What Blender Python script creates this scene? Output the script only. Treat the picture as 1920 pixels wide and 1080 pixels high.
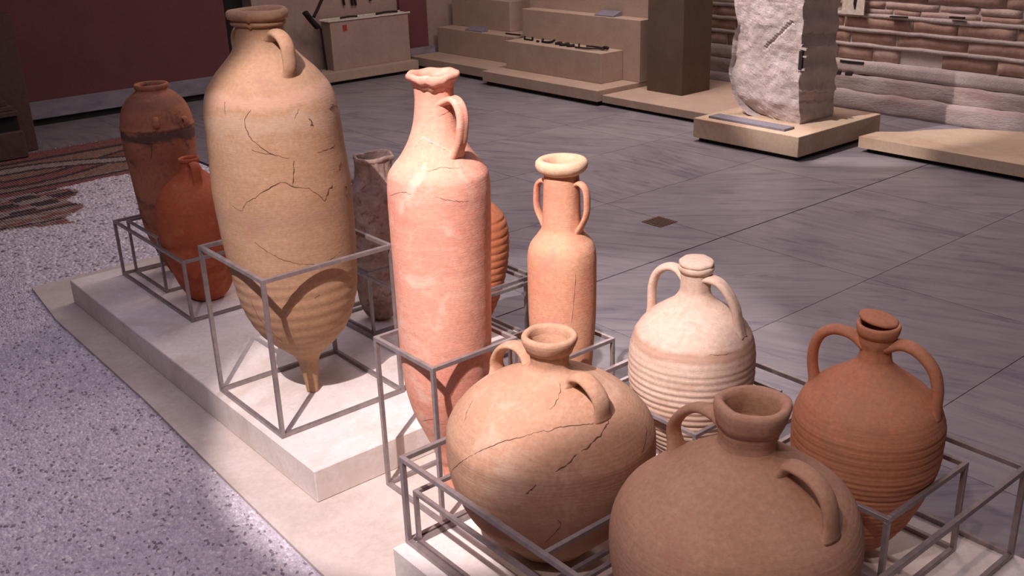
import bpy, bmesh, math, random
import numpy as np
from mathutils import Vector, Matrix, noise
random.seed(7); np.random.seed(7)
S = bpy.context.scene
COL = S.collection
for o in list(bpy.data.objects): bpy.data.objects.remove(o)

# ------------------------------------------------------------------ camera
RX, UX, FX = None, None, None
pitch, roll, yaw = 0.37526635, -0.0338, 0.6842
f = Vector((math.sin(yaw)*math.cos(pitch), math.cos(yaw)*math.cos(pitch), -math.sin(pitch)))
r = Vector((math.cos(yaw), -math.sin(yaw), 0)); u = r.cross(f)
r2 = r*math.cos(roll) + u*math.sin(roll); u2 = -r*math.sin(roll) + u*math.cos(roll)
cam = bpy.data.cameras.new('camera'); camo = bpy.data.objects.new('camera', cam); COL.objects.link(camo)
camo.matrix_world = Matrix(((r2.x, u2.x, -f.x, 0), (r2.y, u2.y, -f.y, 0), (r2.z, u2.z, -f.z, 1.65), (0, 0, 0, 1)))
cam.sensor_fit = 'HORIZONTAL'; cam.sensor_width = 36; cam.lens = 36*1909.8/1920
cam.clip_start = .05; cam.clip_end = 60
S.camera = camo

# ------------------------------------------------------------------ light and exposure
S.view_settings.view_transform = 'Standard'; S.view_settings.look = 'None'
S.view_settings.gamma = 1; S.view_settings.use_curve_mapping = False
S.view_settings.exposure = 0.0
W = bpy.data.worlds.new('world'); S.world = W; W.use_nodes = True
W.node_tree.nodes['Background'].inputs[0].default_value = (.5, .4, .5, 1)
W.node_tree.nodes['Background'].inputs[1].default_value = .05

def lamp(name, kind, loc, target, energy, color, **kw):
    l = bpy.data.lights.new(name, kind); l.energy = energy; l.color = color
    for k, v in kw.items(): setattr(l, k, v)
    o = bpy.data.objects.new(name, l); COL.objects.link(o); o.location = loc
    d = Vector(target) - Vector(loc); o.rotation_euler = d.to_track_quat('-Z', 'Y').to_euler()
    return o
# the ceiling spots that pick out the amphorae, from over the visitor's left shoulder
lamp('spot_amphorae', 'SPOT', (-.5, 1.0, 3.6), (1.90, 2.42, .114), 800, (1, .85, .85),
     spot_size=math.radians(26), spot_blend=.26, shadow_soft_size=.016)
lamp('spot_pink_amphora', 'SPOT', (-.56, .93, 3.6), (1.66, 2.02, .45), 340, (1, .86, .86),
     spot_size=math.radians(19), spot_blend=.9, shadow_soft_size=.018)
lamp('spot_amphorae_wide', 'SPOT', (-.42, .88, 3.6), (1.5, 2.2, .1), 85, (1, .78, .76),
     spot_size=math.radians(56), spot_blend=.6, shadow_soft_size=.03)
# a weaker one for the front row of jars
lamp('spot_front_jars', 'SPOT', (-.9, .2, 3.7), (1.75, 1.0, .4), 150, (1, .76, .68),
     spot_size=math.radians(30), spot_blend=.8, shadow_soft_size=.05)
# the spot on the rough stone block
lamp('spot_stone_block', 'SPOT', (3.0, 4.6, 3.75), (5.62, 3.82, .62), 850, (1, .85, .85),
     spot_size=math.radians(19), spot_blend=.45, shadow_soft_size=.02)
# unseen area fills, added to give the hall its ambient level
lamp('ambient_fill_front', 'AREA', (.5, 2.1, 4.1), (.5, 2.1, 0), 56, (.84, .76, 1.0), shape='RECTANGLE', size=4, size_y=4)
lamp('ambient_fill_display', 'AREA', (4.6, 5.6, 4.1), (5.6, 5.8, 0), 92, (1.0, .80, .76), shape='RECTANGLE', size=2, size_y=4)
lamp('ambient_fill_masonry', 'AREA', (5.7, 4.9, 3.95), (6.9, 2.9, .6), 150, (1.0, .80, .80), shape='RECTANGLE', size=1, size_y=2)

# ------------------------------------------------------------------ material helpers
def new_mat(name):
    m = bpy.data.materials.new(name); m.use_nodes = True
    nt = m.node_tree; b = nt.nodes['Principled BSDF']
    return m, nt, b
def N(nt, t, **kw):
    n = nt.nodes.new(t)
    for k, v in kw.items():
        if k in n.inputs.keys(): n.inputs[k].default_value = v
        else: setattr(n, k, v)
    return n
def L(nt, a, b): nt.links.new(a, b)
def coords(nt, scale=(1, 1, 1), rnd=False):
    t = N(nt, 'ShaderNodeTexCoord'); mp = N(nt, 'ShaderNodeMapping'); L(nt, t.outputs['Object'], mp.inputs['Vector'])
    mp.inputs['Scale'].default_value = scale
    if rnd:
        oi = N(nt, 'ShaderNodeObjectInfo'); mu = N(nt, 'ShaderNodeMath', operation='MULTIPLY'); mu.inputs[1].default_value = 37.
        L(nt, oi.outputs['Random'], mu.inputs[0]); cb = N(nt, 'ShaderNodeCombineXYZ')
        for i in range(3): L(nt, mu.outputs[0], cb.inputs[i])
        L(nt, cb.outputs[0], mp.inputs['Location'])
    return mp.outputs[0]
def ramp(nt, src, stops):
    rp = N(nt, 'ShaderNodeValToRGB'); e = rp.color_ramp.elements
    while len(e) < len(stops): e.new(.5)
    for i, (p, c) in enumerate(stops): e[i].position = p; e[i].color = (*c, 1)
    L(nt, src, rp.inputs[0]); return rp.outputs[0]
def noise_n(nt, vec, scale, detail=4, rough=.55, dist=0):
    n = N(nt, 'ShaderNodeTexNoise'); n.inputs['Scale'].default_value = scale; n.inputs['Detail'].default_value = detail
    n.inputs['Roughness'].default_value = rough; n.inputs['Distortion'].default_value = dist
    L(nt, vec, n.inputs['Vector']); return n.outputs[0]
def mix(nt, fac, a, b, mode='MIX'):
    m = N(nt, 'ShaderNodeMix', data_type='RGBA', blend_type=mode)
    for k, v in ((0, fac), (6, a), (7, b)):
        if isinstance(v, (int, float)): m.inputs[k].default_value = v
        elif isinstance(v, tuple): m.inputs[k].default_value = (*v, 1)
        else: L(nt, v, m.inputs[k])
    return m.outputs[2]
def bump(nt, b, h, strength, dist=.002):
    n = N(nt, 'ShaderNodeBump'); n.inputs['Strength'].default_value = strength; n.inputs['Distance'].default_value = dist
    L(nt, h, n.inputs['Height']); L(nt, n.outputs[0], b.inputs['Normal'])

def clay(name, c1, c2, c3, stain=None, patch=3.0, streak=1.0, rough=.85, bs=.35, grime=.5, spec=.25, streak_amt=.4, bands=()):
    """fired clay: c1/c2 large patches, c3 wheel-turned streaks, stain colour in blotches"""
    m, nt, b = new_mat(name)
    v = coords(nt); a = noise_n(nt, v, patch, 5, .6, .4)
    col = ramp(nt, a, [(.38, c1), (.62, c2)])
    vs = coords(nt, (1.2, 1.2, 16*streak)); s = noise_n(nt, vs, 5, 4, .6, .3)
    col = mix(nt, ramp(nt, s, [(.45, (0, 0, 0)), (.8, (streak_amt,)*3)]), col, c3)
    fine = noise_n(nt, v, 90, 3, .7)
    col = mix(nt, .5, col, ramp(nt, fine, [(.3, (.68, .66, .65)), (.7, (1.15, 1.14, 1.13))]), 'MULTIPLY')
    if stain:
        st = noise_n(nt, v, patch*2.1+1.3, 6, .68, .6)
        col = mix(nt, ramp(nt, st, [(.54, (0, 0, 0)), (.66, (grime,)*3)]), col, stain)
    for bz, bw, bc, bstr in bands:       # stained or sooted bands round the vessel, ragged
        sx = N(nt, 'ShaderNodeSeparateXYZ'); L(nt, v, sx.inputs[0])
        rag = noise_n(nt, v, 9, 5, .65, .5)
        m1 = N(nt, 'ShaderNodeMath', operation='MULTIPLY_ADD'); m1.inputs[1].default_value = bw*3.2; L(nt, rag, m1.inputs[0]); L(nt, sx.outputs[2], m1.inputs[2])
        m2 = N(nt, 'ShaderNodeMath', operation='SUBTRACT'); m2.inputs[1].default_value = bz + bw*1.6; L(nt, m1.outputs[0], m2.inputs[0])
        m3 = N(nt, 'ShaderNodeMath', operation='ABSOLUTE'); L(nt, m2.outputs[0], m3.inputs[0])
        m4 = N(nt, 'ShaderNodeMath', operation='DIVIDE'); m4.inputs[1].default_value = bw; L(nt, m3.outputs[0], m4.inputs[0])
        col = mix(nt, ramp(nt, m4.outputs[0], [(.35, (bstr,)*3), (.9, (0, 0, 0))]), col, bc)
    sp = N(nt, 'ShaderNodeTexVoronoi'); sp.inputs['Scale'].default_value = 55; L(nt, v, sp.inputs['Vector'])
    col = mix(nt, ramp(nt, sp.outputs['Distance'], [(.04, (.45,)*3), (.10, (0,)*3)]), col, (c1[0]*.55, c1[1]*.5, c1[2]*.5))
    L(nt, col, b.inputs['Base Color']); b.inputs['Roughness'].default_value = rough
    b.inputs['Specular IOR Level'].default_value = spec
    vb = coords(nt, (1, 1, 6)); hb = noise_n(nt, vb, 45, 5, .7)
    bump(nt, b, hb, bs, .003)
    return m
def stone(name, c1, c2, scale=6, rough=.8, bs=.3, stretch=(1, 1, 1), dist=.003, rnd=False, spots=None):
    m, nt, b = new_mat(name)
    v = coords(nt, stretch, rnd); a = noise_n(nt, v, scale, 7, .65, .3)
    col = ramp(nt, a, [(.35, c1), (.65, c2)])
    fn = noise_n(nt, v, scale*14, 4, .7)
    col = mix(nt, .45, col, ramp(nt, fn, [(.3, (.75,)*3), (.7, (1.12,)*3)]), 'MULTIPLY')
    if spots:
        s2 = noise_n(nt, v, scale*.45, 5, .7, 1)
        col = mix(nt, ramp(nt, s2, [(.5, (0,)*3), (.66, (.8,)*3)]), col, spots)
    L(nt, col, b.inputs['Base Color']); b.inputs['Roughness'].default_value = rough
    b.inputs['Specular IOR Level'].default_value = .25
    bump(nt, b, fn, bs, dist); return m
def plain(name, c, rough=.6, metal=0, bs=.1, scale=40):
    m, nt, b = new_mat(name); v = coords(nt)
    a = noise_n(nt, v, scale, 4, .6)
    L(nt, ramp(nt, a, [(.3, tuple(x*.8 for x in c)), (.7, tuple(min(1, x*1.15) for x in c))]), b.inputs['Base Color'])
    b.inputs['Roughness'].default_value = rough; b.inputs['Metallic'].default_value = metal
    if bs: bump(nt, b, a, bs, .001)
    return m
def attr_mat(name, rough=.6, bs=0):
    m, nt, b = new_mat(name); a = N(nt, 'ShaderNodeAttribute'); a.attribute_name = 'Col'
    v = coords(nt); fn = noise_n(nt, v, 160, 3, .6)
    L(nt, mix(nt, .4, a.outputs[0], ramp(nt, fn, [(.3, (.75,)*3), (.7, (1.15,)*3)]), 'MULTIPLY'), b.inputs['Base Color'])
    b.inputs['Roughness'].default_value = rough; return m

M = {}
M['big'] = clay('buff_clay', (0.400, 0.236, 0.133), (0.448, 0.281, 0.173), (0.480, 0.327, 0.223), stain=(0.400, 0.220, 0.151), patch=3.6, grime=.65, bands=[(1.0, .03, (0.528, 0.319, 0.223), .7), (.93, .04, (0.540, 0.400, 0.300), .35), (.66, .03, (0.336, 0.190, 0.144), .35)])
M['pink'] = clay('pink_clay', (0.725, 0.307, 0.221), (0.744, 0.382, 0.271), (0.763, 0.481, 0.361), stain=(0.744, 0.531, 0.410), patch=3.4, grime=.7)
M['small'] = clay('rose_clay', (0.670, 0.306, 0.193), (0.688, 0.378, 0.230), (0.707, 0.414, 0.276), stain=(0.651, 0.270, 0.221), patch=5, grime=.7)
M['smallrim'] = clay('pale_rim_clay', (.74, .50, .31), (.78, .55, .36), (.78, .56, .38), patch=6)
M['cream'] = clay('sandy_clay', (0.441, 0.252, 0.159), (0.479, 0.288, 0.193), (0.502, 0.324, 0.228), stain=(0.562, 0.396, 0.290), patch=3.0, grime=.6, bands=[(.16, .07, (0.456, 0.209, 0.117), .6)])
M['jug'] = clay('whitish_clay', (0.581, 0.430, 0.336), (0.634, 0.490, 0.395), (0.616, 0.464, 0.361), stain=(0.493, 0.310, 0.218), patch=5, grime=.65, bands=[(.405, .022, (0.440, 0.267, 0.185), .75), (.20, .10, (0.546, 0.361, 0.260), .6)])
M['orange'] = clay('orange_clay', (.56, .235, .13), (.60, .28, .16), (.52, .25, .16), stain=(.42, .23, .15), patch=4, grime=.5)
M['brown'] = clay('brown_clay', (.50, .29, .185), (.56, .335, .22), (.55, .35, .25), stain=(.50, .25, .18), patch=3.5, grime=.6)
M['back'] = clay('red_brown_clay', (0.396, 0.143, 0.072), (0.506, 0.220, 0.120), (0.440, 0.187, 0.108), stain=(0.143, 0.077, 0.060), patch=5, grime=.8, bands=[(.63, .035, (0.099, 0.061, 0.060), .85), (.76, .04, (0.220, 0.099, 0.072), .5)])
M['red'] = clay('red_clay', (0.437, 0.096, 0.045), (0.494, 0.128, 0.054), (0.475, 0.136, 0.072), stain=(0.551, 0.192, 0.081), patch=5, grime=.6, rough=.7)
M['rib'] = clay('ribbed_red_clay', (.60, .20, .09), (.66, .26, .12), (.62, .25, .13), patch=6)
M['frag'] = clay('encrusted_clay', (.34, .22, .17), (.52, .40, .34), (.46, .33, .27), stain=(.22, .11, .08), patch=14, grime=.8, bs=1.0, streak=.2)
M['crack'] = plain('crack_shadow_filler', (.10, .05, .035), .95)
M['seam'] = plain('repair_filler', (.86, .66, .52), .9)
M['steel'] = plain('painted_steel', (.31, .265, .26), .36, .4, .05)
M['plinth'] = stone('limestone_plinth', (0.752, 0.684, 0.640), (0.866, 0.802, 0.768), 5, .75, .12, spots=(0.638, 0.555, 0.474))
M['slab'] = stone('limestone_slab', (0.583, 0.495, 0.432), (0.680, 0.605, 0.552), 4, .75, .12)
M['display'] = stone('sandy_display', (.44, .33, .25), (.50, .38, .29), 5, .85, .12)
M['dark'] = plain('dark_recess', (.02, .015, .015), .9)  # near-black, colours in the shade of gaps and recesses
M['wallred'] = stone('dark_red_plaster', (.165, .062, .068), (.185, .07, .076), 3, .9, .1)
M['panel'] = stone('tan_plaster', (.40, .29, .24), (.44, .33, .27), 4, .9, .1)
M['skirt'] = stone('grey_marble_skirting', (.22, .20, .24), (.34, .31, .35), 5, .4, .1, (1, 1, 3))
M['column'] = stone('column_plaster', (0.120, 0.083, 0.056), (0.143, 0.101, 0.066), 4, .9, .1)
M['block'] = stone('rough_limestone', (0.561, 0.467, 0.437), (0.697, 0.607, 0.571), 9, .95, .9, dist=.01, spots=(0.510, 0.402, 0.353))
M['mortar'] = stone('pale_mortar', (.50, .42, .38), (.62, .54, .50), 7, .95, .7, dist=.01)
M['rstone'] = stone('reddish_wall_stone', (.36, .22, .16), (.47, .32, .25), 6, .95, .6, dist=.008, rnd=True, spots=(.54, .41, .34))
M['pstone'] = stone('pinkish_wall_stone', (.48, .36, .31), (.58, .46, .40), 6, .95, .6, dist=.008, rnd=True, spots=(.42, .26, .19))
M['plaster'] = stone('eroded_plaster', (.40, .33, .31), (.54, .47, .44), 3, .95, .8, (1, .6, 2.5), dist=.012, spots=(.36, .25, .22))
M['ledge'] = stone('tan_ledge', (.52, .40, .28), (.60, .47, .34), 4, .8, .15, spots=(.44, .28, .18))
M['iron'] = plain('dark_iron', (.025, .02, .018), .6, .4)
M['plate'] = plain('grey_label_plate', (.22, .21, .25), .5)
M['pale'] = plain('pale_edge_plate', (.74, .68, .58), .5)
M['redmark'] = plain('red_label', (.42, .05, .03), .7)
M['grout'] = plain('floor_joint', (.05, .04, .045), .9)
M['gravbed'] = plain('gravel_bed', (.62, .56, .61), .95, 0, .5, 120)
M['chips'] = attr_mat('stone_chips', .7)
M['drain'] = plain('brass_drain', (.10, .05, .03), .5, .6)
M['pedestal'] = plain('dark_brown_board', (.10, .055, .045), .9)
M['ceil'] = plain('ceiling_paint', (.10, .09, .10), .9)

def marble():
    m, nt, b = new_mat('veined_grey_marble')
    t = N(nt, 'ShaderNodeTexCoord'); oi = N(nt, 'ShaderNodeObjectInfo')
    rot = N(nt, 'ShaderNodeVectorRotate', rotation_type='Z_AXIS'); L(nt, t.outputs['Object'], rot.inputs['Vector'])
    an = N(nt, 'ShaderNodeMath', operation='MULTIPLY_ADD'); an.inputs[1].default_value = 1.1; an.inputs[2].default_value = -.9
    L(nt, oi.outputs['Random'], an.inputs[0]); L(nt, an.outputs[0], rot.inputs['Angle'])
    mp = N(nt, 'ShaderNodeMapping'); mp.inputs['Scale'].default_value = (9, 1.1, 1); L(nt, rot.outputs[0], mp.inputs['Vector'])
    mu = N(nt, 'ShaderNodeMath', operation='MULTIPLY'); mu.inputs[1].default_value = 91; L(nt, oi.outputs['Random'], mu.inputs[0])
    cb = N(nt, 'ShaderNodeCombineXYZ'); [L(nt, mu.outputs[0], cb.inputs[i]) for i in range(3)]; L(nt, cb.outputs[0], mp.inputs['Location'])
    a = noise_n(nt, mp.outputs[0], 1.3, 8, .68, 1.6)
    c = noise_n(nt, t.outputs['Object'], 2.2, 5, .6, .8)
    base = ramp(nt, c, [(.3, (.225, .213, .228)), (.7, (.295, .282, .288))])
    vein = ramp(nt, a, [(.34, (.58, .55, .66)), (.46, (.90, .88, .93)), (.6, (1.06, 1.05, 1.04))])
    col = mix(nt, 1.0, base, vein, 'MULTIPLY')
    fn = noise_n(nt, t.outputs['Object'], 300, 2, .6)
    col = mix(nt, .3, col, ramp(nt, fn, [(.3, (.8,)*3), (.7, (1.12,)*3)]), 'MULTIPLY')
    L(nt, col, b.inputs['Base Color']); b.inputs['Roughness'].default_value = .36
    b.inputs['Specular IOR Level'].default_value = .35
    return m
M['marble'] = marble()

# ------------------------------------------------------------------ object helpers
def obj(name, me, mat=None, parent=None, smooth=False, loc=None):
    if isinstance(me, bmesh.types.BMesh):
        d = bpy.data.meshes.new(name); me.to_mesh(d); me.free(); me = d
    if mat: 
        if not me.materials: me.materials.append(mat)
    if smooth: me.polygons.foreach_set('use_smooth', [True]*len(me.polygons))
    o = bpy.data.objects.new(name, me); COL.objects.link(o)
    if parent: o.parent = parent
    if loc is not None: o.location = loc
    return o
def thing(name, label, cat, loc=(0, 0, 0), group=None):
    o = bpy.data.objects.new(name, None); COL.objects.link(o); o.location = loc; o.empty_display_size = .05
    o['label'] = label; o['category'] = cat
    if group: o['group'] = group
    return o
def tag(o, label, cat, group=None):
    o['label'] = label; o['category'] = cat
    if group: o['group'] = group
    return o
def struct(o): o['kind'] = 'structure'; return o
def box_bm(x0, x1, y0, y1, z0, z1, bev=0, bm=None):
    own = bm is None
    if own: bm = bmesh.new()
    vs = [bm.verts.new((x, y, z)) for x in (x0, x1) for y in (y0, y1) for z in (z0, z1)]
    F = [(0, 1, 3, 2), (4, 6, 7, 5), (0, 4, 5, 1), (2, 3, 7, 6), (0, 2, 6, 4), (1, 5, 7, 3)]
    fs = [bm.faces.new([vs[i] for i in q]) for q in F]
    if bev and own:
        bmesh.ops.bevel(bm, geom=list(bm.edges), offset=bev, segments=1, affect='EDGES', profile=.5)
    return bm
def box(name, x0, x1, y0, y1, z0, z1, mat, parent=None, bev=.002):
    return obj(name, box_bm(x0, x1, y0, y1, z0, z1, bev), mat, parent)
def bar_bm(p, q, w, h, bm=None, up=Vector((0, 0, 1))):
    if bm is None: bm = bmesh.new()
    p = Vector(p); q = Vector(q); d = (q-p).normalized()
    if abs(d.dot(up)) > .9: up = Vector((1, 0, 0))
    s = d.cross(up).normalized(); t = s.cross(d)
    vs = [bm.verts.new(c + s*a*w/2 + t*b*h/2) for c in (p, q) for a, b in ((-1, -1), (1, -1), (1, 1), (-1, 1))]
    for i in range(4): bm.faces.new((vs[i], vs[(i+1) % 4], vs[4+(i+1) % 4], vs[4+i]))
    bm.faces.new(vs[3::-1]); bm.faces.new(vs[4:]); bmesh.ops.recalc_face_normals(bm, faces=bm.faces)
    return bm
def catmull(pts, n=8):
    P = [Vector(p) for p in pts]; P = [2*P[0]-P[1]] + P + [2*P[-1]-P[-2]]; out = []
    for i in range(1, len(P)-2):
        for k in range(n):
            t = k/n; a, b, c, d = P[i-1:i+3]
            out.append(.5*((2*b) + (c-a)*t + (2*a-5*b+4*c-d)*t*t + (-a+3*b-3*c+d)*t**3))
    out.append(P[-2]); return out
def tube(pts, wfun, tfun, side=None, seg=14, groove=0, bm=None):
    """sweep an ellipse (width along side, thickness across) along pts, closed at both ends"""
    if bm is None: bm = bmesh.new()
    rings = []; n = len(pts)
    for i, p in enumerate(pts):
        d = (pts[min(i+1, n-1)] - pts[max(i-1, 0)]).normalized()
        s = side if side is not None else d.cross(Vector((0, 0, 1)) if abs(d.z) < .9 else Vector((1, 0, 0))).normalized()
        s = (s - d*s.dot(d)).normalized(); t = d.cross(s); k = i/(n-1); w, h = wfun(k), tfun(k); ring = []
        for j in range(seg):
            a = 2*math.pi*j/seg; g = 1 - groove*(abs(math.sin(a)) > .6 and abs(math.cos(a)) < .35)
            ring.append(bm.verts.new(p + s*math.cos(a)*w/2 + t*math.sin(a)*h/2*g))
        rings.append(ring)
    for a, b in zip(rings[:-1], rings[1:]):
        for j in range(seg): bm.faces.new((a[j], a[(j+1) % seg], b[(j+1) % seg], b[j]))
    bm.faces.new(rings[0][::-1]); bm.faces.new(rings[-1]); bmesh.ops.recalc_face_normals(bm, faces=bm.faces)
    return bm
def spline_profile(pr, dz=.004):
    """monotone cubic through (z, r) knots, resampled"""
    z = np.array([a for a, _ in pr], float); q = np.array([b for _, b in pr], float)
    h = np.diff(z); dl = np.diff(q)/h; m = np.zeros(len(z)); m[0], m[-1] = dl[0], dl[-1]
    for i in range(1, len(z)-1):
        if dl[i-1]*dl[i] > 0:
            w1, w2 = 2*h[i]+h[i-1], h[i]+2*h[i-1]; m[i] = (w1+w2)/(w1/dl[i-1]+w2/dl[i])
    n = max(4, int(round((z[-1]-z[0])/dz))); zs = np.linspace(z[0], z[-1], n+1)
    i = np.clip(np.searchsorted(z, zs, 'right')-1, 0, len(z)-2); t = (zs-z[i])/h[i]
    rr = (2*t**3-3*t**2+1)*q[i] + (t**3-2*t**2+t)*h[i]*m[i] + (-2*t**3+3*t**2)*q[i+1] + (t**3-t**2)*h[i]*m[i+1]
    return zs, rr
AZR = math.degrees(math.atan2(r.y, r.x))     # azimuth of a handle that points to the visitor's right

class Vessel:
    def __init__(s, name, label, cat, xy, z0, lean, mat, knots, split=(), rib=None, rim=None, seg=120, wob=.0016, seed=0, thick=.009, tip=.003):
        s.root = thing(name, label, cat, (*xy, z0)); s.lean = r.normalized()*lean; s.mat = mat; s.seed = seed; s.wob = wob
        s.knots = knots
        zs, rs = spline_profile(knots)
        if rib: rs = rs + np.array([rib(z) for z in zs])
        s.zs, s.rs = zs, rs; s.seg = seg; s.top = zs[-1]; s.rtop = rs[-1]; s.thick = thick
        cuts = [zs[0]] + [c for c, _ in split] + [zs[-1]]
        names = [n for _, n in split]
        # split: list of (z where the NEXT part starts, name of next part); first part is named separately
    def off(s, z): return s.lean*z
    def rad(s, a, z): return float(np.interp(z, s.zs, s.rs)) + s.dr(a, z)
    def dr(s, a, z):
        v = noise.noise(Vector((math.cos(a)*1.3, math.sin(a)*1.3, z*3.1)) + Vector((s.seed*7.3, 0, 0)))
        v2 = noise.noise(Vector((math.cos(a)*4, math.sin(a)*4, z*22)) + Vector((0, s.seed*3.1, 0)))
        return s.wob*(v*1.5 + v2*.14)
    def pt(s, a, z, rr=None, extra=0):
        rr = s.rad(a, z) if rr is None else rr
        o = s.off(z); return Vector((math.cos(a)*(rr+extra) + o.x, math.sin(a)*(rr+extra) + o.y, z))
    def lathe(s, name, prof, mat=None, cap0=False, cap1=False, fun=None, wob=1):
        """prof: list of (z, r); one mesh part"""
        bm = bmesh.new(); rings = []
        for z, q in prof:
            ring = []
            for j in range(s.seg):
                a = 2*math.pi*j/s.seg; rr = q + (s.dr(a, z)*wob if wob else 0); zz = z
                if fun: rr, zz = fun(a, z, rr)
                o = s.off(zz); ring.append(bm.verts.new((math.cos(a)*rr + o.x, math.sin(a)*rr + o.y, zz)))
            rings.append(ring)
        n = s.seg
        for A, B in zip(rings[:-1], rings[1:]):
            for j in range(n): bm.faces.new((A[j], A[(j+1) % n], B[(j+1) % n], B[j]))
        if cap0: bm.faces.new(rings[0][::-1])
        if cap1: bm.faces.new(rings[-1])
        return obj(name, bm, mat or s.mat, s.root, True)
    def wall(s, name, z0, z1, first=False, mat=None, fun=None):
        i0 = int(np.argmin(abs(s.zs-z0))); i1 = int(np.argmin(abs(s.zs-z1)))      # neighbours share their boundary ring
        prof = list(zip(s.zs[i0:i1+1], s.rs[i0:i1+1]))
        return s.lathe(name, prof, mat, cap0=first, fun=fun)
    def lining(s, depth, r_in=None):
        """inner surface, from the mouth down"""
        z = np.linspace(s.top, max(s.top-depth, .05), 24)
        rr = np.interp(z, s.zs, s.rs) - s.thick
        return s.lathe('inner_wall', [(a, max(b, .012)) for a, b in zip(z, rr)], None, cap1=True, wob=0)
    def rim(s, prof, fun=None, mat=None, name='rim', wob=.6):
        """closed ring section (z, r) list, first point and last point are joined"""
        return s.lathe(name, prof + [prof[0]], mat, fun=fun, wob=wob)
    def handle(s, phi, pts, w=.026, t=.016, w1=None, groove=0, name='handle', embed=True):
        """pts (r, z) in the vertical plane at azimuth phi from the visitor's right, towards the visitor"""
        a = math.radians(AZR - phi); d = Vector((math.cos(a), math.sin(a), 0)); sd = Vector((-math.sin(a), math.cos(a), 0))
        P = []
        for i, (q, z) in enumerate(pts):
            if i in (0, len(pts)-1): q = s.rad(a, z) - .013
            P.append(d*q + Vector((0, 0, z)) + s.off(z))
        C = catmull(P, 8)
        fl = lambda k: 1 + .45*max(0, 1-k/.12)**2 + .55*max(0, 1-(1-k)/.14)**2
        w1 = w1 or w
        bm = tube(C, lambda k: (w + (w1-w)*k)*fl(k), lambda k: t*(1 + .3*(fl(k)-1)), sd, 18, groove)
        return obj(name, bm, s.mat, s.root, True)
    def cracks(s, lines, width=.0022, mat=None, name='crack'):
        for ln in lines:
            if any(p is None for p in ln): continue
            C = []; az = [p[0] for p in ln]
            for i in range(1, len(az)):
                while az[i]-az[i-1] > 180: az[i] -= 360
                while az[i]-az[i-1] < -180: az[i] += 360
            base = catmull([(a, p[1]*100, 0) for a, p in zip(az, ln)], 10)
            n = len(base)
            for i, p in enumerate(base):
                a = math.radians(p.x) ; z = p.y/100
                j = noise.noise(Vector((p.x*.35, z*60, s.seed)))
                z += j*.003; a += noise.noise(Vector((z*90, p.x*.2, 3)))*.012
                C.append(s.pt(a, z, extra=-.0002))
            wf = lambda k: width*(.25 + 1.2*abs(math.sin(k*9+s.seed))*min(1, 6*k, 6*(1-k)) )
            bm = tube(C, wf, lambda k: .0016, None, 6)
            obj(name, bm, mat or M['crack'], s.root, True)

# ================================================================== SETTING
# ---- floor: dark joint bed, marble tiles one by one
floor = struct(obj('floor', box_bm(-3.6, 7.2, -3.4, 8.9, -.08, -.010), M['grout']))
tile_n = 0
xs = [1.44+1.2*k for k in range(0, 5)]; ys = [1.415-.8125*4 + .8125*k for k in range(0, 14)]
for i, x in enumerate(xs):
    for j, y in enumerate(ys):
        x1, y1 = x+1.2, y+.8125
        if x < 2.0 and y > 4.5:          # the mosaic pavement lies here
            if y < 7.66: 
                if y1 > 7.68: y = 7.68
                else: continue
        if y > 8.6: continue
        y1 = min(y1, 8.6); x1 = min(x1, 6.95)
        g = .0016; gy0 = .004 if abs(y-3.04) < .03 else g; gy1 = .004 if abs(y1-3.04) < .03 else g
        bm = box_bm(x+g, x1-g, y+gy0, y1-gy1, -.01, 0)
        obj('marble_tile', bm, M['marble'], floor)
box('marble_tile', -3.5, 1.438, 7.682, 8.6, -.01, 0, M['marble'], floor, 0)

# ---- pebble pavement with its loose white chips, and the old mosaic set in it
bm = bmesh.new()
out = [(-3.5, -3.3), (1.02, -3.3), (1.02, 1.6), (1.024, 2.05), (1.04, 2.68), (1.062, 3.3), (1.062, 3.8), (1.068, 4.26), (1.10, 4.6), (1.114, 4.76), (2.62, 4.76), (2.62, 7.67), (-3.5, 7.67)]
a = [bm.verts.new((x, y, -.004)) for x, y in out]; b_ = [bm.verts.new((x, y, -.02)) for x, y in out]
bm.faces.new(a); bm.faces.new(b_[::-1])
for i in range(len(out)): bm.faces.new((a[i], b_[i], b_[(i+1) % len(out)], a[(i+1) % len(out)]))
bmesh.ops.recalc_face_normals(bm, faces=bm.faces)
pave = obj('pebble_pavement', bm, M['gravbed'], floor)
EX = [p[1] for p in out[1:10]]; EY = [p[0] for p in out[1:10]]
def edge_x(y): return np.interp(y, EX, EY) - .042

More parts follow.
